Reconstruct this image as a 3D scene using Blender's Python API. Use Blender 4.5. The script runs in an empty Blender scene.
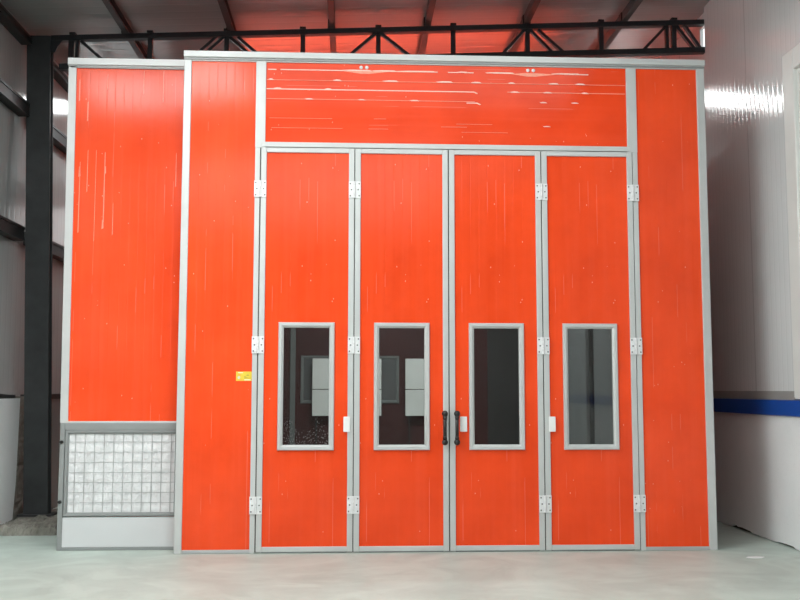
import bpy, bmesh, math, random
from mathutils import Vector, Matrix
random.seed(7)
S = bpy.context.scene
COL = S.collection

# ------------------------------------------------------------------ materials
def mat(name):
    m = bpy.data.materials.new(name); m.use_nodes = True
    nt = m.node_tree; b = nt.nodes['Principled BSDF']
    return m, nt, b
def N(nt, t, **k):
    n = nt.nodes.new(t)
    for a, v in k.items(): setattr(n, a, v)
    return n
def L(nt, a, b): nt.links.new(a, b)
def math_(nt, op, a, b=None, c=None):
    n = N(nt, 'ShaderNodeMath', operation=op)
    for i, v in enumerate((a, b, c)):
        if v is None: continue
        if isinstance(v, (int, float)): n.inputs[i].default_value = v
        else: L(nt, v, n.inputs[i])
    return n.outputs[0]
def coords(nt, scale=(1, 1, 1)):
    tc = N(nt, 'ShaderNodeTexCoord'); mp = N(nt, 'ShaderNodeMapping')
    mp.inputs['Scale'].default_value = scale
    L(nt, tc.outputs['Object'], mp.inputs['Vector'])
    return mp.outputs['Vector']
def noise(nt, vec, scale, detail=4, rough=.55):
    n = N(nt, 'ShaderNodeTexNoise'); n.inputs['Scale'].default_value = scale
    n.inputs['Detail'].default_value = detail; n.inputs['Roughness'].default_value = rough
    L(nt, vec, n.inputs['Vector']); return n.outputs['Fac']
def ramp(nt, fac, stops):
    r = N(nt, 'ShaderNodeValToRGB'); e = r.color_ramp.elements
    while len(e) < len(stops): e.new(.5)
    for i, (p, c) in enumerate(stops):
        e[i].position = p; e[i].color = (*c, 1) if len(c) == 3 else c
    L(nt, fac, r.inputs['Fac']); return r.outputs['Color']
def mix(nt, fac, a, b, mode='MIX'):
    n = N(nt, 'ShaderNodeMix', data_type='RGBA', blend_type=mode)
    for s, v in ((0, fac), (6, a), (7, b)):
        if isinstance(v, (int, float)): n.inputs[s].default_value = v
        elif isinstance(v, tuple): n.inputs[s].default_value = (*v, 1)
        else: L(nt, v, n.inputs[s])
    return n.outputs[2]
def bump(nt, b, h, strength=.3, dist=.01):
    n = N(nt, 'ShaderNodeBump'); n.inputs['Strength'].default_value = strength
    n.inputs['Distance'].default_value = dist
    L(nt, h, n.inputs['Height']); L(nt, n.outputs['Normal'], b.inputs['Normal'])
def sep(nt, axis):
    tc = N(nt, 'ShaderNodeTexCoord'); s = N(nt, 'ShaderNodeSeparateXYZ')
    L(nt, tc.outputs['Object'], s.inputs[0]); return s.outputs['XYZ'.index(axis)]
def wave(nt, axis, period, sharp=False):
    x = math_(nt, 'FRACT', math_(nt, 'MULTIPLY', sep(nt, axis), 1 / period))
    d = math_(nt, 'ABSOLUTE', math_(nt, 'SUBTRACT', x, .5))      # 0 at rib centre, .5 at edge
    return d

def simple(name, c, rough=.5, metal=0, spec=.5, var=.06, nscale=6, bmp=0):
    m, nt, b = mat(name)
    v = coords(nt)
    n = noise(nt, v, nscale)
    lo = tuple(x * (1 - var) for x in c); hi = tuple(min(1, x * (1 + var)) for x in c)
    L(nt, ramp(nt, n, [(.3, lo), (.7, hi)]), b.inputs['Base Color'])
    b.inputs['Roughness'].default_value = rough; b.inputs['Metallic'].default_value = metal
    b.inputs['Specular IOR Level'].default_value = spec
    if bmp: bump(nt, b, noise(nt, v, nscale * 6), bmp, .004)
    return m

def orange_panel(name, axis='X', period=.0835, ribs=.26, col=(.88, .070, .014)):
    m, nt, b = mat(name)
    st = (14, 14, .45) if axis == 'X' else (.45, 14, 14)
    n1 = noise(nt, coords(nt, st), 1.0, 3)
    n2 = noise(nt, coords(nt), 1.7, 4)
    dark = tuple(x * .86 for x in col); lite = (min(1, col[0] * 1.04), col[1] * 1.16, col[2] * 1.3)
    base = ramp(nt, n2, [(.3, dark), (.72, lite)])
    base = mix(nt, math_(nt, 'MULTIPLY', math_(nt, 'SUBTRACT', n1, .45), .35), base, (.95, .16, .08))
    # pale residue of protective film along the ribs and in small specks
    d = wave(nt, axis, period)
    line = math_(nt, 'LESS_THAN', d, .030)
    st2 = (12, 12, 1.1) if axis == 'X' else (1.1, 12, 12)
    keep = math_(nt, 'GREATER_THAN', noise(nt, coords(nt, st2), 1.0, 3), .60)
    crease = math_(nt, 'MULTIPLY', math_(nt, 'MULTIPLY', line, keep), .16)
    base = mix(nt, crease, base, (.95, .55, .45))
    vor = N(nt, 'ShaderNodeTexVoronoi', feature='F1'); vor.inputs['Scale'].default_value = 9.5
    L(nt, coords(nt, (1.6, 1, .9)), vor.inputs['Vector'])
    spot = math_(nt, 'MULTIPLY', math_(nt, 'LESS_THAN', vor.outputs['Distance'], .06),
                 math_(nt, 'GREATER_THAN', noise(nt, coords(nt), 2.2, 2), .50))
    base = mix(nt, math_(nt, 'MULTIPLY', spot, .6), base, (.95, .55, .42))
    L(nt, base, b.inputs['Base Color'])
    b.inputs['Roughness'].default_value = .15
    b.inputs['Specular IOR Level'].default_value = .22
    rib = math_(nt, 'SMOOTH_MIN', d, .07, .06)
    h = math_(nt, 'ADD', math_(nt, 'MULTIPLY', rib, 6.), math_(nt, 'MULTIPLY', n1, .5))
    bump(nt, b, h, ribs, .004)
    return m

def sheet(name, col, axis, period, rough=.22, metal=0., spec=.5, strength=.35, var=.1, dist=.008, seam=None, rscale=.8):
    """profiled painted metal sheet with ribs repeating along one axis"""
    m, nt, b = mat(name)
    n = noise(nt, coords(nt), rscale, 4)
    c = ramp(nt, n, [(.3, tuple(x * (1 - var) for x in col)), (.7, tuple(min(1, x * (1 + var)) for x in col))])
    d = wave(nt, axis, period)
    h = math_(nt, 'SMOOTH_MIN', d, .12, .1)
    h = math_(nt, 'MULTIPLY', h, 8.)
    h = math_(nt, 'ADD', h, math_(nt, 'MULTIPLY', noise(nt, coords(nt), 2.0, 1), .35))
    if seam:
        ds = math_(nt, 'ABSOLUTE', math_(nt, 'SUBTRACT', math_(nt, 'FRACT', math_(nt, 'MULTIPLY', math_(nt, 'ADD', sep(nt, axis), .31), 1 / seam)), .5))
        g = math_(nt, 'LESS_THAN', ds, .005)
        c = mix(nt, math_(nt, 'MULTIPLY', g, .3), c, (.2, .2, .2))
        h = math_(nt, 'SUBTRACT', h, math_(nt, 'MULTIPLY', g, 1.5))
    L(nt, c, b.inputs['Base Color'])
    b.inputs['Roughness'].default_value = rough; b.inputs['Metallic'].default_value = metal
    b.inputs['Specular IOR Level'].default_value = spec
    bump(nt, b, h, strength, dist)
    return m

def concrete(name, a, bcol, rough=.55, sc=1.0, bmp=.15):
    m, nt, b = mat(name)
    v = coords(nt)
    n1 = noise(nt, v, .9 * sc, 6, .6); n2 = noise(nt, coords(nt, (1, 1.4, 1)), 2.6 * sc, 6, .65); n3 = noise(nt, v, 60, 2)
    c = ramp(nt, math_(nt, 'ADD', math_(nt, 'MULTIPLY', n1, .6), math_(nt, 'MULTIPLY', n2, .4)), [(.34, a), (.62, bcol)])
    if sc == 1.0:
        dn = N(nt, 'ShaderNodeTexNoise'); dn.inputs['Scale'].default_value = 1.1; dn.inputs['Detail'].default_value = 5; dn.inputs['Distortion'].default_value = 2.2
        L(nt, coords(nt, (1, 1.1, 1)), dn.inputs['Vector'])
        c = mix(nt, math_(nt, 'MULTIPLY', ramp(nt, dn.outputs['Fac'], [(.48, (0, 0, 0)), (.62, (1, 1, 1))]), .32), c, tuple(x * 1.22 for x in bcol))
        c = mix(nt, math_(nt, 'MULTIPLY', ramp(nt, dn.outputs['Fac'], [(.30, (1, 1, 1)), (.42, (0, 0, 0))]), .30), c, tuple(x * .72 for x in a))
    c = mix(nt, math_(nt, 'MULTIPLY', math_(nt, 'GREATER_THAN', n3, .66), .12), c, tuple(x * .55 for x in a))
    L(nt, c, b.inputs['Base Color'])
    L(nt, math_(nt, 'ADD', math_(nt, 'MULTIPLY', n2, .3), rough - .15), b.inputs['Roughness'])
    bump(nt, b, math_(nt, 'ADD', n2, math_(nt, 'MULTIPLY', n3, .1)), bmp, .01)
    return m

M = {}
M['orange'] = orange_panel('orange_panel')
M['orange_h'] = orange_panel('orange_panel_horizontal', 'Z', .095, .12, (.84, .060, .012))
M['orange_leaf'] = orange_panel('orange_panel_leaf', 'X', .0835, .26, (.86, .066, .0125))
M['side'] = simple('dull_red_side_panel', (.42, .11, .08), .45, nscale=1.5)
M['roof_red'] = simple('red_roof_panel', (.80, .095, .045), .4, nscale=1.5)
M['alu'] = simple('pale_aluminium', (.53, .545, .535), .38, .15, .5, .05, 3)
M['alu_d'] = simple('grey_aluminium', (.44, .46, .455), .38, .25, .5, .06, 3)
M['frame_grey'] = simple('grey_frame_steel', (.27, .285, .28), .42, .2, .5, .06, 3)
M['zinc'] = simple('white_zinc_hinge', (.74, .75, .75), .35, .1, .5, .1, 30)
M['screw'] = simple('dark_screw', (.16, .16, .16), .4, .5)
M['white'] = simple('white_plastic', (.80, .80, .79), .4, 0, .5, .03)
M['black'] = simple('black_plastic', (.011, .010, .0095), .35, 0, .5, .1, 20)
M['kick'] = simple('pale_grey_sheet', (.60, .615, .62), .45, 0, .5, .03, 2)
M['steel_dark'] = simple('dark_painted_steel', (.034, .037, .038), .5, 0, .35, .25, 4, .05)
M['truss_paint'] = simple('black_truss_paint', (.013, .014, .017), .42, 0, .45, .25, 6)
M['purlin'] = simple('grey_purlin_steel', (.075, .078, .078), .45, .1, .5, .2, 3)
M['girt'] = simple('dark_girt_steel', (.026, .028, .028), .45, .1, .5, .2, 3)
M['film'] = simple('torn_white_film', (.90, .60, .50), .3, 0, .5, .1, 40)
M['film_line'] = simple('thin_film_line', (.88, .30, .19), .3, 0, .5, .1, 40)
M['blue'] = simple('blue_flashing_paint', (.012, .075, .36), .33, 0, .5, .1, 2)
M['flash'] = simple('grey_flashing', (.33, .325, .31), .45, .1, .5, .1, 2)
M['winframe'] = simple('white_window_frame', (.72, .73, .70), .4, 0, .5, .03, 3)
M['yellow'] = simple('yellow_sticker', (.74, .55, .05), .45, 0, .4, .05, 30)
M['st_white'] = simple('sticker_white', (.85, .82, .62), .45)
M['st_orange'] = simple('sticker_orange', (.85, .40, .06), .45)
M['st_grey'] = simple('sticker_grey', (.58, .60, .48), .45)
M['st_dark'] = simple('sticker_dark_print', (.46, .36, .04), .45)
M['paper'] = simple('white_board', (.62, .66, .64), .6, 0, .3, .06, 2)
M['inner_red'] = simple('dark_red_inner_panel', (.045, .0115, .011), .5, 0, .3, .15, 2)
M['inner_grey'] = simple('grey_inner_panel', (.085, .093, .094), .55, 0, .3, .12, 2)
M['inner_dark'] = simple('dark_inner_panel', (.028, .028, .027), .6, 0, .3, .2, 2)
M['inner_frame'] = simple('inner_window_frame', (.13, .15, .145), .5)
M['wire'] = simple('grey_wire', (.40, .41, .41), .4, .3)
M['floor'] = concrete('floor_concrete', (.370, .437, .393), (.488, .562, .510), .50, 1.0, .12)
M['rubble'] = concrete('rubble_concrete', (.12, .115, .095), (.30, .29, .25), .85, 5, .8)
M['plaster'] = concrete('white_plaster', (.76, .78, .775), (.84, .86, .855), .7, .6, .06)
M['plaster_l'] = concrete('grey_white_plaster', (.78, .80, .80), (.86, .88, .88), .7, .6, .06)
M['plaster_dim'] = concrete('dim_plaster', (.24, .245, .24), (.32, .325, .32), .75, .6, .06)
M['gap'] = simple('dark_gap', (.07, .07, .058), .9)
M['wall_r'] = sheet('right_cladding', (.68, .70, .695), 'Y', .105, .12, 0, .5, .34, .05, .004, 2.2)
M['wall_l'] = sheet('left_cladding', (.52, .535, .53), 'Y', .16, .13, 0, .6, .20, .08)
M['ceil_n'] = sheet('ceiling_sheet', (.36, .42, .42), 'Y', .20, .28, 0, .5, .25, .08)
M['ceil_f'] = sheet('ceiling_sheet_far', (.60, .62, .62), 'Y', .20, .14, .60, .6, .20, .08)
M['wall_b'] = sheet('back_cladding', (.4, .4, .4), 'X', .2, .3)

# filter felt: quilted white
m, nt, b = mat('white_filter_felt')
v = coords(nt)
nn = noise(nt, v, 9, 5, .6); nf = noise(nt, v, 90, 2)
L(nt, ramp(nt, nn, [(.3, (.62, .63, .63)), (.7, (.82, .83, .83))]), b.inputs['Base Color'])
b.inputs['Roughness'].default_value = .95
bump(nt, b, math_(nt, 'ADD', nn, math_(nt, 'MULTIPLY', nf, .2)), .5, .03)
M['felt'] = m

# thin window glass: a see-through pane with a mirror share that grows at grazing angles
def glass(name, tint, dusty=False):
    m = bpy.data.materials.new(name); m.use_nodes = True; nt = m.node_tree
    nt.nodes.remove(nt.nodes['Principled BSDF'])
    out = nt.nodes['Material Output']
    tr = N(nt, 'ShaderNodeBsdfTransparent'); tr.inputs['Color'].default_value = (*tint, 1)
    gl = N(nt, 'ShaderNodeBsdfGlossy'); gl.inputs['Roughness'].default_value = .03
    fr = N(nt, 'ShaderNodeFresnel'); fr.inputs['IOR'].default_value = 1.5
    mx = N(nt, 'ShaderNodeMixShader')
    L(nt, fr.outputs[0], mx.inputs[0]); L(nt, tr.outputs[0], mx.inputs[1]); L(nt, gl.outputs[0], mx.inputs[2])
    last = mx.outputs[0]
    if dusty:   # small white dust and paint specks near the lower edge
        df = N(nt, 'ShaderNodeBsdfDiffuse'); df.inputs['Color'].default_value = (.7, .7, .7, 1)
        vor = N(nt, 'ShaderNodeTexVoronoi'); vor.inputs['Scale'].default_value = 55
        L(nt, coords(nt), vor.inputs['Vector'])
        f = math_(nt, 'MULTIPLY', math_(nt, 'LESS_THAN', vor.outputs['Distance'], .17),
                  math_(nt, 'GREATER_THAN', math_(nt, 'SUBTRACT', noise(nt, coords(nt), 5, 3), math_(nt, 'MULTIPLY', sep(nt, 'Z'), .9)), -.53))
        m2 = N(nt, 'ShaderNodeMixShader'); L(nt, math_(nt, 'MULTIPLY', f, .6), m2.inputs[0])
        L(nt, last, m2.inputs[1]); L(nt, df.outputs[0], m2.inputs[2]); last = m2.outputs[0]
    L(nt, last, out.inputs['Surface'])
    return m
M['glass'] = glass('door_glass', (.72, .74, .73))
M['glass_d'] = glass('dusty_door_glass', (.72, .74, .73), True)
M['glass_w'] = glass('hall_window_glass', (.45, .48, .52))

def emit(name, col, s):
    m, nt, b = mat(name)
    n = noise(nt, coords(nt), 1.2, 3)
    L(nt, ramp(nt, n, [(.3, tuple(c * .9 for c in col)), (.7, col)]), b.inputs['Emission Color'])
    b.inputs['Base Color'].default_value = (.8, .8, .8, 1)
    b.inputs['Emission Strength'].default_value = s
    return m
M['sky_rear'] = emit('rooflight_sheet_rear', (.95, 1, 1), 20.0)
M['sky_front'] = emit('rooflight_sheet_front', (1, 1, 1), 22.0)
M['sky_mid'] = emit('rooflight_sheet_middle', (1, 1, 1), 3.0)

# ------------------------------------------------------------------ mesh helpers
class MB:
    def __init__(s): s.bm = bmesh.new()
    def box(s, x0, x1, y0, y1, z0, z1):
        v = [s.bm.verts.new(p) for p in ((x0,y0,z0),(x1,y0,z0),(x1,y1,z0),(x0,y1,z0),(x0,y0,z1),(x1,y0,z1),(x1,y1,z1),(x0,y1,z1))]
        for f in ((0,3,2,1),(4,5,6,7),(0,1,5,4),(1,2,6,5),(2,3,7,6),(3,0,4,7)): s.bm.faces.new([v[i] for i in f])
        return s
    def bar(s, a, b, w, d, up=(0, 1, 0)):
        """rectangular bar from a to b; w across, d along 'up'"""
        a, b = Vector(a), Vector(b); t = (b - a).normalized(); u = Vector(up); u = (u - t * u.dot(t)).normalized(); r = t.cross(u)
        v = []
        for p in (a, b):
            for i, j in ((-1,-1),(1,-1),(1,1),(-1,1)): v.append(s.bm.verts.new(p + r * (w/2*i) + u * (d/2*j)))
        for f in ((0,1,2,3),(7,6,5,4),(0,4,5,1),(1,5,6,2),(2,6,7,3),(3,7,4,0)): s.bm.faces.new([v[i] for i in f])
        return s
    def cyl(s, a, b, r, n=14, r2=None):
        a, b = Vector(a), Vector(b); r2 = r if r2 is None else r2
        t = (b - a).normalized(); u = Vector((0,0,1)) if abs(t.z) < .9 else Vector((1,0,0)); u = (u - t * u.dot(t)).normalized(); w = t.cross(u)
        A = [s.bm.verts.new(a + (u*math.cos(2*math.pi*i/n) + w*math.sin(2*math.pi*i/n))*r) for i in range(n)]
        B = [s.bm.verts.new(b + (u*math.cos(2*math.pi*i/n) + w*math.sin(2*math.pi*i/n))*r2) for i in range(n)]
        for i in range(n): s.bm.faces.new((A[i], A[(i+1)%n], B[(i+1)%n], B[i]))
        s.bm.faces.new(A[::-1]); s.bm.faces.new(B); return s
    def ball(s, c, r, sc=(1,1,1)):
        ret = bmesh.ops.create_uvsphere(s.bm, u_segments=16, v_segments=10, radius=r)
        for v in ret['verts']: v.co = Vector((v.co.x*sc[0], v.co.y*sc[1], v.co.z*sc[2])) + Vector(c)
        return s
    def prism(s, pts, axis, a, b):
        """closed outline extruded along an axis; pts are the two other coordinates in XYZ order"""
        def P(p, t):
            if axis == 'X': return (t, p[0], p[1])
            if axis == 'Y': return (p[0], t, p[1])
            return (p[0], p[1], t)
        A = [s.bm.verts.new(P(p, a)) for p in pts]; B = [s.bm.verts.new(P(p, b)) for p in pts]
        n = len(pts)
        for i in range(n): s.bm.faces.new((A[i], A[(i+1)%n], B[(i+1)%n], B[i]))
        s.bm.faces.new(A[::-1]); s.bm.faces.new(B); return s
    def picture_frame(s, x0, x1, z0, z1, w, yf, yb, ych=.010):
        """mitred rectangular frame in the XZ plane with a sloping inner face"""
        def ring(o, y): return [s.bm.verts.new(p) for p in ((x0+o,y,z0+o),(x1-o,y,z0+o),(x1-o,y,z1-o),(x0+o,y,z1-o))]
        R = [ring(0, yb), ring(0, yf+ych), ring(.007, yf), ring(w*.62, yf), ring(w, yf+ych*1.6), ring(w, yb)]
        for a in range(len(R)):
            A, B = R[a], R[(a+1) % len(R)]
            for i in range(4): s.bm.faces.new((A[i], A[(i+1)%4], B[(i+1)%4], B[i]))
        return s
    def build(s, name, m, parent=None, off=(0,0,0), bevel=0, smooth=False):
        bmesh.ops.recalc_face_normals(s.bm, faces=s.bm.faces)
        me = bpy.data.meshes.new(name); s.bm.to_mesh(me); s.bm.free()
        if off != (0,0,0): me.transform(Matrix.Translation(-Vector(off)))
        me.materials.append(m)
        if smooth:
            for p in me.polygons: p.use_smooth = True
        o = bpy.data.objects.new(name, me); COL.objects.link(o)
        if parent: o.parent = parent
        if bevel:
            bv = o.modifiers.new('bevel', 'BEVEL'); bv.width = bevel; bv.segments = 2; bv.limit_method = 'ANGLE'
        return o
def tag(o, label=None, cat=None, group=None, kind=None):
    if label: o['label'] = label
    if cat: o['category'] = cat
    if group: o['group'] = group
    if kind: o['kind'] = kind
    return o
def empty(name, loc, label, cat, group=None):
    o = bpy.data.objects.new(name, None); o.empty_display_size = .2; COL.objects.link(o); o.location = loc
    return tag(o, label, cat, group)
def copy_tree(o, parent=None):
    c = o.copy(); COL.objects.link(c); c.parent = parent
    for ch in list(o.children): copy_tree(ch, c)
    return c
def struct(name, mb, m, bevel=0, label=None):
    o = mb.build(name, m, None, bevel=bevel); tag(o, label, None, None, 'structure'); return o

# ------------------------------------------------------------------ dimensions (metres; X right, Y away, Z up; booth front at Y=0)
XL, XR = -1.618, 3.450         # booth sides
ZT = 4.730                     # booth top
HL, HR = -3.85, 4.205          # hall walls
Y0, Y1 = -14.0, 13.0           # hall depth
def chord_top(x): return 5.583 + .0455 * (x + 3.42)
def chord_low(x): return 5.240 + .0455 * (x + 3.39)
def ceil_z(x): return chord_top(x) + .150

# ------------------------------------------------------------------ setting
struct('floor', MB().box(-4.6, 5.0, Y0 - 4, Y1 + .3, -.25, 0), M['floor'])
def ceil_piece(name, y0, y1, m, dz=0):
    x0, x1 = -4.2, 4.34
    struct(name, MB().prism([(x0, ceil_z(x0)+dz), (x1, ceil_z(x1)+dz), (x1, ceil_z(x1)+dz+.06), (x0, ceil_z(x0)+dz+.06)], 'Y', y0, y1), m)
ceil_piece('ceiling', Y0, 2.35, M['ceil_n'], 0)
ceil_piece('ceiling_far', 2.25, Y1, M['ceil_f'], .012)

# right wall: glossy sandwich cladding over a white plaster dado with a blue flashing
w = MB(); w.box(HR, HR + .12, -.10, 1.93, 1.40, 6.4)
w.box(HR, HR + .12, Y0, -2.45, 1.40, 6.4).box(HR, HR + .12, -2.45, -.10, 4.75, 6.4)
struct('wall_right', w, M['wall_r'])
w = MB(); w.box(HR + .06, HR + .10, 1.93, Y1, 0, 5.62).box(HR + .06, HR + .10, 2.24, Y1, 5.62, 6.4).box(HR + .06, HR + .10, 1.93, 2.24, 5.92, 6.4)
struct('wall_right_rear', w, M['wall_r'])
# dado with a ragged lower edge where the plaster stops above the slab
w = MB(); ys = [Y0]
while ys[-1] < Y1: ys.append(min(Y1, ys[-1] + random.uniform(.05, .16)))
prof = [(y, .013 + random.uniform(-.012, .012) + (.018 if 1.1 < y < 1.5 else 0)) for y in ys]
w.prism([(Y0, 1.27), *prof, (Y1, 1.27)], 'X', HR - .012, HR + .10)
struct('wall_right_dado', w, M['plaster'])
struct('gap_backing_right', MB().box(HR + .02, HR + .12, Y0, Y1, 0, .10), M['gap'])  # dark strip behind the plaster edge, standing in for the shaded floor gap
struct('trim_1', MB().prism([(HR - .045, 1.255), (HR - .035, 1.250), (HR + .05, 1.250), (HR + .05, 1.405), (HR - .045, 1.402)], 'Y', Y0, Y1), M['blue'])
struct('trim_2', MB().prism([(HR - .022, 1.405), (HR + .02, 1.405), (HR + .02, 1.490), (HR - .008, 1.490)], 'Y', -.13, Y1), M['flash'])

# tall window in the right wall
wn = MB().box(HR - .02, HR + .02, -2.45, -.10, 1.41, 4.75)
win = bpy.data.objects.new('window_1', None); COL.objects.link(win); win.location = (HR, -1.2, 1.41); tag(win, kind='structure')
o = (HR, -1.2, 1.41)
f = MB()
f.box(HR - .018, HR + .14, -.33, -.105, 1.41, 4.755).box(HR - .04, HR + .14, -2.45, -2.22, 1.41, 4.755)
f.box(HR - .018, HR + .14, -2.22, -.33, 4.55, 4.755).box(HR - .04, HR + .14, -2.22, -.33, 1.41, 1.56)
f.build('window_casing', M['winframe'], win, o, .012)
f = MB()
f.box(HR + .02, HR + .10, -.41, -.33, 1.56, 4.55).box(HR + .02, HR + .10, -2.22, -2.14, 1.56, 4.55).box(HR + .02, HR + .10, -1.31, -1.23, 1.56, 4.55)
f.box(HR + .02, HR + .10, -2.14, -.41, 4.48, 4.55).box(HR + .02, HR + .10, -2.14, -.41, 1.56, 1.64).box(HR + .02, HR + .10, -2.14, -.41, 3.72, 3.80)
f.build('window_frame', M['winframe'], win, o, .006)
MB().box(HR + .012, HR + .10, -.432, -.411, 1.64, 4.48).build('window_seal', M['gap'], win, o)
MB().box(HR + .05, HR + .06, -2.14, -.433, 1.64, 4.48).build('window_pane', M['glass_w'], win, o)
MB().box(HR + .16, HR + .20, -2.45, -.10, 1.41, 4.75).build('window_blind', M['inner_dark'], win, o)

# left wall: profiled cladding over a plaster dado
struct('wall_left', MB().box(HL - .1, HL, Y0, Y1, 1.40, 5.9), M['wall_l'])
w = MB()
w.prism([(Y0, 0), (1.84, 0), (1.92, .5), (1.96, 1.40), (Y0, 1.40)], 'X', HL - .1, -3.702)
struct('wall_left_dado', w, M['plaster_l'])
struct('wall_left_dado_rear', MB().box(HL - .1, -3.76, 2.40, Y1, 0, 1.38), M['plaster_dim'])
# broken masonry where the plaster stops at the column
bmf = bmesh.new(); ny, nz = 10, 40; g = []
for i in range(ny + 1):
    g.append([bmf.verts.new((-3.722 - .02 * random.random() - .05 * (k / nz), 1.70 + .8 * i / ny, 1.42 * k / nz)) for k in range(nz + 1)])
for i in range(ny):
    for k in range(nz): bmf.faces.new((g[i][k], g[i+1][k], g[i+1][k+1], g[i][k+1]))
w = MB(); w.bm.free(); w.bm = bmf
struct('wall_left_masonry', w, M['rubble'])
w = MB(); pts = [(y, 1.452 + random.uniform(-.012, .012)) for y in [Y0 + k * .18 for k in range(int((1.95 - Y0) / .18) + 1)]]
w.prism([(Y0, 1.395), (pts[-1][0], 1.395), *pts[::-1]], 'X', HL - .02, -3.715)
struct('trim_3', w, M['girt'])
w = MB(); pr_ = [(0.2, 0)]; yy = .2
while yy < 1.75: pr_.append((yy, random.uniform(.015, .055))); yy += random.uniform(.04, .10)
pr_.append((1.78, 0)); w.prism(pr_, 'X', -3.71, -3.655)
struct('baseboard_left', w, M['rubble'])
struct('trim_4', MB().box(HL - .02, -3.745, 2.40, Y1, 1.38, 1.44), M['girt'])
struct('wall_front', MB().box(-4.2, 4.6, Y0 - .15, Y0, 0, 6.4), M['wall_b'])
struct('wall_back', MB().box(-4.2, 4.6, Y1, Y1 + .15, 0, 6.4), M['wall_b'])

# rooflights: translucent strips let into the roof
def rooflight(n, x0, x1, y0, y1, m):
    d = -.012
    struct('window_%d' % n, MB().prism([(x0, ceil_z(x0)+d), (x1, ceil_z(x1)+d), (x1, ceil_z(x1)+d+.01), (x0, ceil_z(x0)+d+.01)], 'Y', y0, y1), m)
rooflight(2, -3.75, 3.6, 5.10, 5.65, M['sky_rear'])
rooflight(3, -3.7, -1.5, -4.8, -3.4, M['sky_front'])
rooflight(4, -3.6, 3.6, -11.2, -9.2, M['sky_mid'])

# ------------------------------------------------------------------ spray booth
BO = (.916, 0, 0)
booth = empty('spray_booth', BO, 'large orange paint booth with pale aluminium trim and four folding door leaves', 'spray booth')
def bp(mb, name, m, bevel=0, label=None, smooth=False, parent=None):
    o = mb.build(name, m, parent or booth, BO, bevel, smooth)
    return tag(o, label)
SEAM = [-.876, .021, .920, 1.818, 2.711]
# side walls, roof and inside faces
bp(MB().box(XL + .004, XL + .06, .06, 8.5, 0, 4.66), 'side_panel', M['side'])
bp(MB().box(XR - .06, XR - .004, .06, 8.5, 0, 4.66), 'side_panel', M['side'])
bp(MB().box(XL + .004, XR - .004, .06, 8.5, 4.66, 4.71), 'roof_panel', M['roof_red'])
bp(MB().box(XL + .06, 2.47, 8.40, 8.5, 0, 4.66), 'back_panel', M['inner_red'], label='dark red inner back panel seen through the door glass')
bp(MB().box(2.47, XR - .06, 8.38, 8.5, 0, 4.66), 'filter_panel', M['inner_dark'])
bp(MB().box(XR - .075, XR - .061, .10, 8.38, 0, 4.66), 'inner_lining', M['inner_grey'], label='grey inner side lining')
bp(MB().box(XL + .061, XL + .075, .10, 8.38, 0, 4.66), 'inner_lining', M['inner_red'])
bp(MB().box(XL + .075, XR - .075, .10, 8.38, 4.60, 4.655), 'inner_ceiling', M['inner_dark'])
bp(MB().box(-1.10, -1.01, 8.36, 8.398, 0, 4.6), 'inner_post', M['inner_frame'], label='grey-green upright on the back panel')
bp(MB().box(XR - .14, XR - .076, 4.25, 4.42, 0, 4.6), 'inner_post', M['inner_dark'], label='dark upright on the side lining')
# windows of the back panel
for x0, x1 in ((-.915, -.375), (.325, .86)):
    fr = MB().picture_frame(x0, x1, 1.255, 2.110, .055, 8.365, 8.40)
    fr = bp(fr, 'inner_window_frame', M['inner_frame'], label='grey-green window frame on the back panel')
    bp(MB().box(x0 + .05, x1 - .05, 8.385, 8.392, 1.30, 2.06), 'inner_window_pane', M['inner_grey'], parent=fr)
# front panels between trims
bp(MB().box(-1.555, -.925, .012, .06, .030, 4.640), 'front_panel', M['orange'])
bp(MB().box(2.760, 3.378, .012, .06, .030, 4.640), 'front_panel', M['orange'])
tp = bp(MB().box(-.84, 2.675, .012, .06, 3.85, 4.640), 'transom_panel', M['orange_h'], label='orange panel above the doors with creased film lines')
# corner posts, jambs, rails
bp(MB().box(XL, -1.547, -.004, .07, 0, 4.66), 'corner_post', M['alu'], .006)
bp(MB().box(3.371, XR, -.004, .07, 0, 4.66), 'corner_post', M['alu'], .006)
j = MB().box(-.930, -.882, -.004, .06, 0, 3.80).box(-.932, -.836, -.004, .06, 3.80, 4.642)
bp(j, 'door_jamb', M['alu'], .004)
j = MB().box(2.717, 2.766, -.004, .06, 0, 3.80).box(2.669, 2.768, -.004, .06, 3.80, 4.642)
bp(j, 'door_jamb', M['alu'], .004)
bp(MB().box(-.870, 2.705, -.008, .06, 3.808, 3.857), 'transom_rail', M['alu'], .005)
bp(MB().box(-1.547, -.930, -.002, .06, .002, .034), 'sill_trim', M['alu_d'], .003)
bp(MB().box(2.766, 3.371, -.002, .06, .002, .034), 'sill_trim', M['alu_d'], .003)
bp(MB().box(-1.547, 3.371, -.003, .06, 4.640, 4.652), 'head_trim', M['alu'], .002)
cp = MB().prism([(-.030, 4.672), (-.032, 4.676), (-.032, ZT), (.12, ZT), (.12, 4.655), (-.012, 4.655), (-.012, 4.672)], 'X', XL, XR)
bp(cp, 'roof_cap', M['alu'])
bp(MB().box(XL, XR, -.016, .06, 4.652, 4.664), 'drip_strip', M['frame_grey'])
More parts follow.
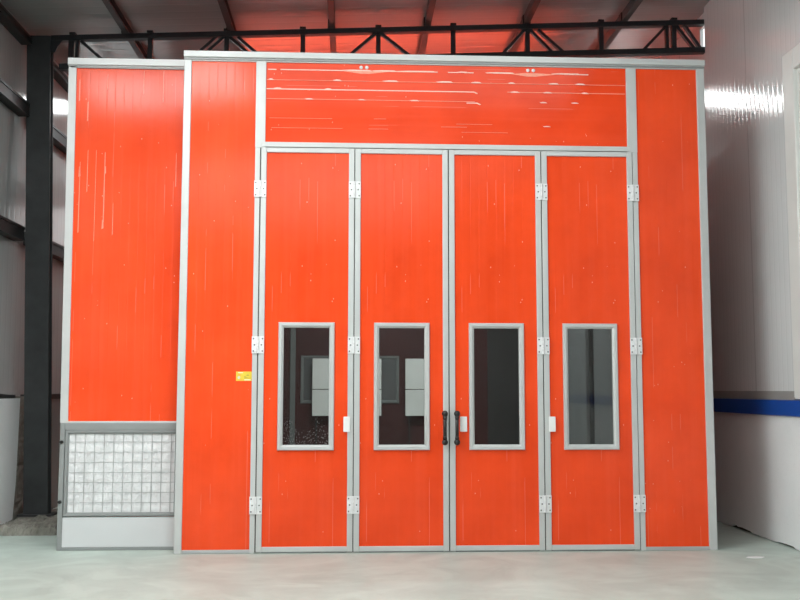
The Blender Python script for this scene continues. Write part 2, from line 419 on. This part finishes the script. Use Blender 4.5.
# film creases on the transom: thin lifted edges of the protective film, (x0, x1, z, thickness, lift at ends)
FL = 'pale creased edge of the protective film'
def crease(x0, x1, z, t=.010, hook=0):
    fm = MB()
    p = [(x0, z - t/2), (x1, z - t/2), (x1, z + t/2), (x0, z + t/2)]
    if hook: p = [(x0, z - t/2), (x1, z - t/2), (x1 + .03, z - .018), (x1 + .04, z - .012), (x1 + .004, z + t/2), (x0, z + t/2)]
    fm.prism(p, 'Y', .006, .013); bp(fm, 'film_crease', M['film' if t > .0075 else 'film_line'], parent=tp, label=FL)
def bubble(x0, x1, z, h):
    fm = MB()
    fm.prism([(x0, z - .004), (x1 + .02, z - .004), (x1, z + h * .5), (x0 + (x1 - x0) * .35, z + h * .6), (x0 - .015, z + h * .15)], 'Y', .004, .013)
    bp(fm, 'film_crease', M['film'], parent=tp, label=FL)
for x0, x1 in ((-.82, -.74), (-.70, -.05), (.28, .82), (.92, 1.02), (1.08, 1.17), (1.36, 1.55), (2.06, 2.30)): crease(x0, x1, 4.572, .008)
for x0, x1 in ((-.10, .16), (.20, .40), (.44, .78), (1.02, 1.10), (1.30, 1.55), (1.95, 2.2)): bubble(x0, x1, 4.574, .012)
crease(-.83, 2.66, 4.470, .004)
for x0, x1 in ((-.80, -.78), (-.18, -.13), (.30, .42), (.82, .95), (1.16, 1.23), (1.52, 1.56), (1.92, 1.99), (2.18, 2.25)): bubble(x0, x1, 4.472, .016)
crease(-.83, 1.17, 4.380, .008, 1); crease(1.50, 2.66, 4.385, .006)
for x0, x1 in ((-.75, -.70), (-.26, -.22), (1.54, 1.60), (1.86, 1.92), (2.24, 2.28)): bubble(x0, x1, 4.384, .014)
crease(-.83, 1.18, 4.284, .0045); crease(1.10, 1.20, 4.270, .008, 1)
for x0, x1 in ((-.45, -.40), (.06, .10), (.56, .62), (1.83, 1.87), (2.14, 2.18)): bubble(x0, x1, 4.285, .010)
for x0, x1, z in ((-.8, -.2, 4.095), (.2, .32, 4.10), (-.78, -.1, 4.00), (.15, .34, 4.0), (.85, 1.1, 4.03), (1.0, 1.35, 4.06), (1.05, 1.5, 3.98)): crease(x0, x1, z, .0025)
bubble(1.86, 1.90, 4.048, .008)
for xc in (.103, 1.730):  # pale film patch paints the glow beneath each pair of glints
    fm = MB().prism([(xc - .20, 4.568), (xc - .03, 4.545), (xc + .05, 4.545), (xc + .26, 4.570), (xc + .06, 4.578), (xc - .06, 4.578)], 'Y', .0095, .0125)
    bp(fm, 'film_crease', M['film_line'], parent=tp, label='pale film patch painting the glow under the glints')
    for s in (-.027, .027):  # white beads stand in for paired lamp reflections
        bp(MB().ball((xc + s, .008, 4.606), .0175, (1, .5, 1)), 'glint_bead', M['white'], parent=tp, smooth=True, label='round white bead standing in for a lamp glint under the roof cap')

# door leaves: one leaf with its parts, then copies
LW = .897
LBL = ['leftmost door leaf, hinged to the left jamb', 'second door leaf from the left, black pull handle on its right edge',
       'third door leaf from the left, black pull handle on its left edge', 'rightmost door leaf, hinged to the right jamb']
leaf = MB().box(.045, LW - .045, .006, .050, .05, 3.765)
# cut the window opening: rebuild the panel as four boxes round it
leaf = MB()
wx0, wx1, wz0, wz1 = .188, .715, .937, 2.130
leaf.box(.045, wx0 + .03, .010, .050, .05, 3.765).box(wx1 - .03, LW - .045, .010, .050, .05, 3.765)
leaf.box(wx0 + .03, wx1 - .03, .010, .050, .05, wz0 + .03).box(wx0 + .03, wx1 - .03, .010, .050, wz1 - .03, 3.765)
lf = leaf.build('door_leaf', M['orange_leaf'], booth)
sf = MB()
sf.box(.004, .057, -.008, .052, .012, 3.802).box(LW - .057, LW - .004, -.008, .052, .012, 3.802)
sf.box(.057, LW - .057, -.007, .052, 3.756, 3.802).box(.057, LW - .057, -.007, .052, .012, .058)
sf.build('leaf_frame', M['alu'], lf, bevel=.005)
wf = MB().picture_frame(wx0, wx1, wz0, wz1, .049, -.014, .048)
wf.build('window_frame', M['alu'], lf)
pane = MB().box(wx0 + .04, wx1 - .04, .022, .026, wz0 + .04, wz1 - .04)
pn = pane.build('window_pane', M['glass'], lf)
MB().box(.057, LW - .057, .0, .03, .004, .014).build('bottom_seal', M['frame_grey'], lf)
leaves = [lf]
for k in range(3): leaves.append(copy_tree(lf, booth))
for k, l in enumerate(leaves):
    l.location = (SEAM[k] - BO[0], 0, 0); tag(l, LBL[k])
for c in leaves[0].children:
    if c.name.startswith('window_pane'):
        c.data = c.data.copy(); c.data.materials[0] = M['glass_d']; tag(c, 'dark glass with white specks near the lower edge')
# pull handles
def handle(l, x):
    h = MB()
    for z in (1.013, 1.277):
        h.cyl((x, -.004, z), (x, -.055, z), .019, 16, .015)
        h.ball((x, -.062, z), .029, (1, .85, 1))
    h.cyl((x, -.064, 1.013), (x, -.064, 1.277), .0165, 14)
    h.cyl((x, -.064, 1.04), (x, -.064, 1.07), .021, 14, .0165).cyl((x, -.064, 1.22), (x, -.064, 1.25), .0165, 14, .021)
    tag(h.build('pull_handle', M['black'], l, smooth=True), 'black pull handle with round ends')
handle(leaves[1], .872 - SEAM[1]); handle(leaves[2], .986 - SEAM[2])
def plate(l, x0, x1, y):
    p = MB().box(x0, x1, y - .022, y + .002, 1.107, 1.249)
    tag(p.build('latch_plate', M['white'], l, bevel=.006), 'small white latch box')
plate(leaves[0], -.074 - SEAM[0], -.010 - SEAM[0], -.004)
plate(leaves[2], 1.020 - SEAM[2], 1.087 - SEAM[2], .010)
plate(leaves[3], 1.861 - SEAM[3], 1.923 - SEAM[3], -.004)
# hinges on four of the five seams
def hinge(x, z):
    h = MB(); w = .0575; t = .16
    h.box(-w, -.011, -.0165, -.008, 0, t).box(.011, w, -.0165, -.008, 0, t)
    for k in range(5):
        z0 = k * t / 5 + .001; h.cyl((0, -.018, z0), (0, -.018, z0 + t / 5 - .002), .012, 12)
    ho = h.build('hinge', M['zinc'], booth, bevel=.002)
    for sx in (-1, 1):
        for k, zz in enumerate((.022, .080, .138)):
            x_ = sx * (.032 + .010 * (k != 1))
            MB().cyl((x_, -.0160, zz), (x_, -.0185, zz), .0075, 10).build('screw', M['screw'], ho)
    return ho
h0 = hinge(0, 0); first = True
for xs in (SEAM[0], SEAM[1], SEAM[3], SEAM[4]):
    for z in (.357, 1.836, 3.319):
        h = h0 if first else copy_tree(h0, booth); first = False
        h.location = (xs - BO[0], 0, z)
# dark gaskets in the seams
for xs in SEAM:
    bp(MB().box(xs - .006, xs + .006, .004, .055, .01, 3.80), 'seam_gasket', M['gap'])
# sticker
stk = bp(MB().box(-1.077, -.932, .0085, .0125, 1.580, 1.667), 'sticker', M['yellow'], label='small yellow printed sticker left of the first hinge column')
pr = MB().box(-1.058, -1.012, .0078, .0090, 1.653, 1.660).box(-1.000, -.940, .0078, .0090, 1.586, 1.594)
bp(pr, 'sticker_print', M['st_white'], parent=stk)
bp(MB().cyl((-1.050, .0090, 1.637), (-1.050, .0078, 1.637), .010).box(-1.066, -1.010, .0078, .0090, 1.585, 1.592).box(-1.040, -1.030, .0078, .0090, 1.628, 1.644), 'sticker_print', M['st_orange'], parent=stk)
bp(MB().cyl((-1.050, .0090, 1.611), (-1.050, .0078, 1.611), .013), 'sticker_print', M['st_grey'], parent=stk)
pr = MB().box(-1.004, -.985, .0078, .0090, 1.618, 1.624).box(-.980, -.957, .0078, .0090, 1.627, 1.636).box(-.970, -.963, .0078, .0090, 1.637, 1.643).box(-1.002, -.955, .0078, .0090, 1.604, 1.610).box(-.998, -.972, .0078, .0090, 1.611, 1.616)
bp(pr, 'sticker_print', M['st_dark'], parent=stk)

# white boards inside the booth, standing in front of the back panel
for k, (x0, x1, lb) in enumerate(((-.697, -.20, 'pale two-sheet board seen through the leftmost door window'),
                              (.03, .534, 'pale two-sheet board at the left edge of the second door window'),
                              (.967, 1.46, 'pale two-sheet board at the right side of the second door window'))):
    e = empty('display_board', ((x0 + x1) / 2, 8.25, 0), lb, 'board', 'pale boards inside the booth')
    oo = ((x0 + x1) / 2, 8.25, 0)
    MB().box(x0, x1, 8.235, 8.25, 1.035, 1.498).build('board_sheet', M['paper'], e, oo)
    MB().box(x0, x1, 8.235, 8.25, 1.512, 2.055).build('board_sheet', M['paper'], e, oo)
    MB().box(x0 + .01, x1 - .01, 8.25, 8.262, 1.04, 2.05).box(x0 + .06, x0 + .09, 8.262, 8.29, 0, 1.9).box(x1 - .09, x1 - .06, 8.262, 8.29, 0, 1.9).build('board_stand', M['inner_dark'], e, oo)

# ------------------------------------------------------------------ filter cabinet left of the booth
CO = (-2.20, .24, 0); CY = .24
cab = empty('filter_cabinet', CO, 'narrower orange side cabinet with wire-covered white filter, left of the booth', 'cabinet')
def cpt(mb, name, m, bevel=0, label=None, parent=None): return tag(mb.build(name, m, parent or cab, CO, bevel), label)
C0, C1 = -2.765, XL - .003
cf = cpt(MB().box(C0 + .03, C1, CY + .012, CY + .05, 1.19, 4.65), 'front_panel', M['orange'])
for x, z0, z1, t in ((-2.642, 3.00, 3.70, .005), (-2.570, 3.40, 3.82, .004), (-2.49, 2.92, 3.82, .003), (-2.405, 3.10, 3.80, .006), (-2.315, 2.98, 3.30, .003), (-2.645, 3.55, 3.66, .012), (-2.40, 3.58, 3.66, .010), (-2.41, 3.04, 3.14, .012),
                     (-1.72, 3.46, 3.80, .004), (-2.67, 4.30, 4.52, .004), (-2.585, 4.10, 4.30, .006), (-2.40, 4.42, 4.58, .004), (-2.05, 4.38, 4.62, .004), (-1.86, 4.30, 4.62, .004)):
    t *= .75
    k_ = MB().prism([(x - t, z0), (x + t, z0 + .01), (x + t * .6, z1), (x - t * .6, z1 - .012)], 'Y', CY + .009, CY + .014)
    cpt(k_, 'film_crease', M['film_line'], parent=cf, label='pale creased edge of the protective film')
cpt(MB().box(C0 + .01, C0 + .06, CY + .05, 2.0, .0, 4.66), 'side_panel', M['alu_d'])
cpt(MB().box(C1 - .05, C1, CY + .05, 2.0, .0, 4.66), 'side_panel', M['orange'])
cpt(MB().box(C0 + .01, C1, CY + .05, 2.0, 4.66, 4.70), 'roof_panel', M['roof_red'])
cpt(MB().box(C0 + .06, C1 - .05, 1.95, 2.0, 0, 4.66), 'back_panel', M['orange'])
cpt(MB().prism([(C0 + .018, 1.185), (C0 + .090, 1.185), (C0 + .062, 4.65), (C0 - .012, 4.65)], 'Y', CY - .004, CY + .06), 'corner_post', M['alu'])
cpt(MB().box(C0 + .09, C1, CY + .0, CY + .04, 1.183, 1.200), 'panel_trim', M['alu'], .003)
cp = MB().prism([(CY - .028, 4.655), (CY - .030, 4.66), (CY - .030, 4.722), (CY + .12, 4.722), (CY + .12, 4.645), (CY - .01, 4.645), (CY - .01, 4.655)], 'X', C0 - .016, C1)
cpt(cp, 'roof_cap', M['alu'])
cpt(MB().box(C0, C1, CY - .004, CY + .05, 4.632, 4.645), 'drip_strip', M['frame_grey'])
F0 = C0 + .022
fr = MB().box(F0, F0 + .045, CY - .006, CY + .05, 0, 1.183)
fr.box(F0 + .045, C1, CY - .006, CY + .05, 1.117, 1.183)
fr.box(F0 + .045, C1, CY - .006, CY + .05, 0, .030)
cpt(fr, 'base_frame', M['frame_grey'], .004)
ff = MB().picture_frame(F0 + .048, C1 - .012, .312, 1.117, .036, CY - .010, CY + .04)
fd = cpt(ff, 'filter_frame', M['frame_grey'])
# felt pad with soft quilting
bmf = bmesh.new(); nx, nz = 60, 44
fx0, fx1, fz0, fz1 = F0 + .078, C1 - .04, .345, 1.085
g = [[None] * (nz + 1) for _ in range(nx + 1)]
for i in range(nx + 1):
    for k in range(nz + 1):
        x = fx0 + (fx1 - fx0) * i / nx; z = fz0 + (fz1 - fz0) * k / nz
        d = .007 * (abs(math.sin((x + 2.601) / .0895 * math.pi)) * abs(math.sin((z - 1.005) / .0945 * math.pi))) + random.uniform(-.0015, .0015)
        g[i][k] = bmf.verts.new((x, CY + .022 - d, z))
for i in range(nx):
    for k in range(nz): bmf.faces.new((g[i][k], g[i+1][k], g[i+1][k+1], g[i][k+1]))
fmb = MB(); fmb.bm.free(); fmb.bm = bmf
felt = fmb.build('filter_felt', M['felt'], fd, CO, smooth=True)
wr = MB(); x = -2.601
while x < C1 - .05:
    wr.cyl((x, CY + .010, .345), (x, CY + .010, 1.085), .0030, 6); x += .0895
for z in (1.005, .910, .815, .720, .627, .533, .438): wr.cyl((F0 + .07, CY + .006, z), (C1 - .04, CY + .006, z), .0030, 6)
cpt(wr, 'wire_grille', M['wire'], parent=fd)
cpt(MB().box(F0 + .045, C1, CY + .002, CY + .03, .030, .306), 'kick_panel', M['kick'], .003)
for z in (1.005, .448):
    cpt(MB().cyl((F0 + .02, CY - .002, z), (F0 + .02, CY - .022, z), .016, 12).box(F0 - .002, F0 + .024, CY - .020, CY - .004, z - .008, z + .008), 'latch_knob', M['black'], label='small black latch knob')

# ------------------------------------------------------------------ steel column and its footing
KX = -3.50
colm = empty('steel_column', (KX, 2.14, .10), 'dark grey steel column rising left of the orange cabinet', 'column')
CKO = (KX, 2.14, .10)
def slab(xa0, xa1, xb0, xb1, y0, y1, z0=.105, z1=5.60):
    """leaning plate: bottom edges xa, top edges xb"""
    b_ = MB(); b_.prism([(xa0, z0), (xa1, z0), (xb1, z1), (xb0, z1)], 'Y', y0, y1); return b_
slab(-3.637, -3.367, -3.795, -3.525, 2.000, 2.016).build('front_flange', M['steel_dark'], colm, CKO)
slab(-3.637, -3.367, -3.795, -3.525, 2.104, 2.120).build('rear_flange', M['steel_dark'], colm, CKO)
slab(-3.510, -3.496, -3.668, -3.654, 2.016, 2.104).build('web', M['steel_dark'], colm, CKO)
MB().box(-3.69, -3.32, 1.95, 2.20, .095, .115).build('base_plate', M['steel_dark'], colm, CKO)
MB().prism([(-3.54, 5.60), (-3.38, 5.56), (-3.44, 5.48), (-3.47, 5.41), (-3.54, 5.40)], 'Y', 2.01, 2.025).build('gusset_plate', M['truss_paint'], colm, CKO)

# footing: rough concrete pad with broken mortar heaped on it
bmf = bmesh.new(); nx, ny = 46, 46
def hgt(x, y):
    e = min(x + 3.69, -3.04 - x, y - 1.20, 2.75 - y)
    h = .085 * min(1, max(0, e) / .03)
    h += .09 * math.exp(-((x + 3.16) ** 2 / .008 + (y - 2.15) ** 2 / .06)) + .05 * math.exp(-((x + 3.36) ** 2 / .006 + (y - 1.72) ** 2 / .012))
    if -3.72 < x < -3.28 and 1.9 < y < 2.4: return .092
    if e > .02: h += random.uniform(-.012, .016)
    return max(h, 0)
g = [[None] * (ny + 1) for _ in range(nx + 1)]
for i in range(nx + 1):
    for k in range(ny + 1):
        x = -3.695 + .665 * i / nx; y = 1.19 + 1.57 * k / ny
        xx = x + .05 * max(0, 1.5 - y) * (1 if x > -3.2 else 0)
        edge = i in (0, nx) or k in (0, ny)
        g[i][k] = bmf.verts.new((xx + random.uniform(-.006, .006), y + .10 * max(0, -3.55 - x) / .3 * 0 + random.uniform(-.01, .01), 0 if edge else hgt(x, y)))
for i in range(nx):
    for k in range(ny): bmf.faces.new((g[i][k], g[i+1][k], g[i+1][k+1], g[i][k+1]))
fmb = MB(); fmb.bm.free(); fmb.bm = bmf
tag(fmb.build('concrete_footing', M['rubble']), 'rough concrete footing with broken mortar around the foot of the steel column', 'footing')

# flake of white plaster on the floor to the right of the booth
fl = MB().prism([(3.55, -.42), (3.60, -.455), (3.68, -.45), (3.72, -.41), (3.66, -.37), (3.58, -.385)], 'Z', 0, .007)
tag(fl.build('plaster_flake', M['white'], None, bevel=.002), 'small white plaster flake lying on the floor by the right corner of the booth', 'flake')

# ------------------------------------------------------------------ roof truss
TY = 2.05
TO = (.4, TY, 5.3)
tr = empty('roof_truss', TO, 'black steel lattice truss crossing above the booth', 'truss')
def tpt(mb, name, bevel=0): return mb.build(name, M['truss_paint'], tr, TO, bevel)
xa, xb = -3.52, 4.245
tpt(MB().bar((xa, TY, chord_top(xa)), (xb, TY, chord_top(xb)), .060, .10), 'top_chord', .006)
tpt(MB().bar((xa + .1, TY, chord_low(xa + .1)), (xb, TY, chord_low(xb)), .066, .10), 'bottom_chord', .006)
xs = [-3.276 + .893 * k for k in range(9)]
def strut(x, off=0, w=.054): tpt(MB().bar((x + off, TY, chord_low(x) + .03), (x + off, TY, chord_top(x) - .03), w, .06), 'vertical_strut')
def brace(x, dx, off=0):
    tpt(MB().bar((x + off + .03 * (1 if dx > 0 else -1), TY, chord_top(x) - .03), (x + off + dx, TY, chord_low(x + dx) + .02), .033, .05), 'diagonal_brace')
for k, x in enumerate(xs):
    strut(x, -.02 if k == 0 else 0)
    if k in (0, 8): strut(x, .05 if k == 0 else -.085, .034)
    if k == 0: brace(x, .35, .06)
    elif k == 2: brace(x, -.36); brace(x, -.36, -.09); brace(x, .35); brace(x, .35, .10)
    elif k == 4: brace(x, -.38); brace(x, .38)
    elif k == 6: brace(x, -.30); brace(x, .30); brace(x, .34, .10)
    elif k == 8: brace(x, -.32, -.06); brace(x, .25); brace(x, .22, .11)
for k, x in enumerate(xs):
    tpt(MB().box(x - .035, x + .035, TY - .05, TY + .05, chord_top(x) + .035, chord_top(x) + .060), 'joint_plate')

# purlins: lipped channels running away from the camera on top of the truss
LP = ['purlin at the left above the cabinet, nearest the steel column', 'purlin above the left front panel of the booth',
      'purlin above the leftmost door leaf', 'purlin above the second door leaf from the left',
      'purlin above the third door leaf from the left', 'purlin nearest the glossy right wall']
for k, x in enumerate((-2.67, -1.45, -.26, .88, 2.07, 3.26)):
    zb = chord_top(x) + .040; zt = ceil_z(x) - .002
    p = MB().prism([(x - .03, zb), (x + .04, zb), (x + .04, zb + .02), (x - .018, zb + .010), (x - .018, zt - .010), (x + .04, zt - .012), (x + .04, zt), (x - .03, zt)], 'Y', Y0 + .1, Y1 - .05)
    o = p.build('roof_purlin', M['purlin'], None)
    tag(o, 'grey steel ' + LP[k], 'purlin', 'purlins under the roof sheets')
    c = MB().box(x - .045, x - .031, TY - .05, TY + .05, zb - .002, zt - .01)
    c.build('purlin_cleat', M['truss_paint'], o)

# girts along the left wall: separate lengths before and behind the column
def girt(z0, z1, y0, y1, label, name='wall_girt', cat='girt'):
    x0, x1 = HL + .002, -3.725
    g_ = MB().prism([(x0, z1), (x1, z1), (x1, z1 - .03), (x1 - .010, z1 - .03), (x1 - .010, z0 + .03), (x1, z0 + .03), (x1, z0), (x0, z0)], 'Y', y0, y1)
    tag(g_.build(name, M['girt'], None), label, cat, 'steel rails along the left wall')
for y0, y1, w_ in ((Y0 + .05, 1.985, 'before'), (2.30, Y1 - .05, 'behind')):
    girt(5.48, 5.565, y0, y1, 'dark eaves beam under the roof edge, length %s the column' % w_, 'eaves_beam', 'beam')
    girt(4.63, 4.78, y0, y1, 'dark upper wall rail on the left cladding, length %s the column' % w_)
    girt(3.18, 3.34, y0, y1, 'dark lower wall rail on the left cladding, length %s the column' % w_)

# ------------------------------------------------------------------ light
W = bpy.data.worlds.new('daylight'); S.world = W; W.use_nodes = True
wn = W.node_tree; bg = wn.nodes['Background']
tc = N(wn, 'ShaderNodeTexCoord'); sx = N(wn, 'ShaderNodeSeparateXYZ'); L(wn, tc.outputs['Generated'], sx.inputs[0])
L(wn, ramp(wn, sx.outputs[2], [(0, (.55, .55, .53)), (.5, (.90, .95, 1.0))]), bg.inputs['Color'])
bg.inputs['Strength'].default_value = 2.0

def area(name, loc, rot, sx_, sy_, e, col=(1, 1, 1), spread=180):
    l = bpy.data.lights.new(name, 'AREA'); l.shape = 'RECTANGLE'; l.size = sx_; l.size_y = sy_; l.energy = e; l.color = col; l.spread = math.radians(spread)
    o = bpy.data.objects.new(name, l); COL.objects.link(o); o.location = loc; o.rotation_euler = rot
    return o
R = math.radians
area('middle_rooflight', (-1.0, -9.6, 5.45), (R(16), 0, 0), 5.4, 3.6, 190, (.96, 1, 1))
area('front_overhead_fill', (-.4, -2.6, 5.45), (R(2), 0, 0), 6.6, 2.4, 175, (.96, 1, 1))  # unseen overhead fill added for the floor and booth front
area('left_side_fill', (-3.62, -4.6, 3.3), (R(90), 0, R(-72)), 4.5, 3.0, 165, (.96, 1, 1), 120)  # unseen side fill added to brighten the right wall
hl = area('left_dado_fill', (.5, -5.5, 5.3), (0, 0, 0), 1.5, 1.2, 20, (.95, 1, 1), 50)  # unseen fill added to lift the left dado
hl.rotation_euler = (Vector((-3.7, 1.0, .8)) - Vector((.5, -5.5, 5.3))).to_track_quat('-Z', 'Y').to_euler()
area('rear_fill', (-.3, 12.7, 5.1), (R(-96), 0, 0), 7.6, .9, 30, (.97, 1, 1))  # unseen fill added at the rear for the ceiling and booth roof
area('booth_interior_fill', (.9, 5.0, 4.55), (0, 0, 0), 3.0, .5, 420)  # unseen fill added to brighten the booth interior
area('left_rear_fill', (-3.8, 8.0, 3.4), (R(90), 0, R(-90)), 8.0, 3.0, 26, (.95, 1, 1))  # unseen fill added so the far ceiling has something pale to reflect

# ------------------------------------------------------------------ camera
cam = bpy.data.cameras.new('camera'); co = bpy.data.objects.new('camera', cam); COL.objects.link(co)
f_px = 963.427; yaw, pit, rol = 0.05003444, 0.09278227, 0.00098454
cam.sensor_fit = 'HORIZONTAL'; cam.sensor_width = 36; cam.lens = f_px * 36 / 800
fw = Vector((math.sin(yaw) * math.cos(pit), math.cos(yaw) * math.cos(pit), math.sin(pit)))
rt = Vector((math.cos(yaw), -math.sin(yaw), 0)); up = rt.cross(fw)
r2 = rt * math.cos(rol) + up * math.sin(rol); u2 = up * math.cos(rol) - rt * math.sin(rol)
m3 = Matrix((r2, u2, -fw)).transposed()
co.matrix_world = Matrix.Translation((0, -9.07964, 1.5)) @ m3.to_4x4()
S.camera = co
S.view_settings.view_transform = 'Standard'
S.view_settings.look = 'None'
S.view_settings.exposure = -.20
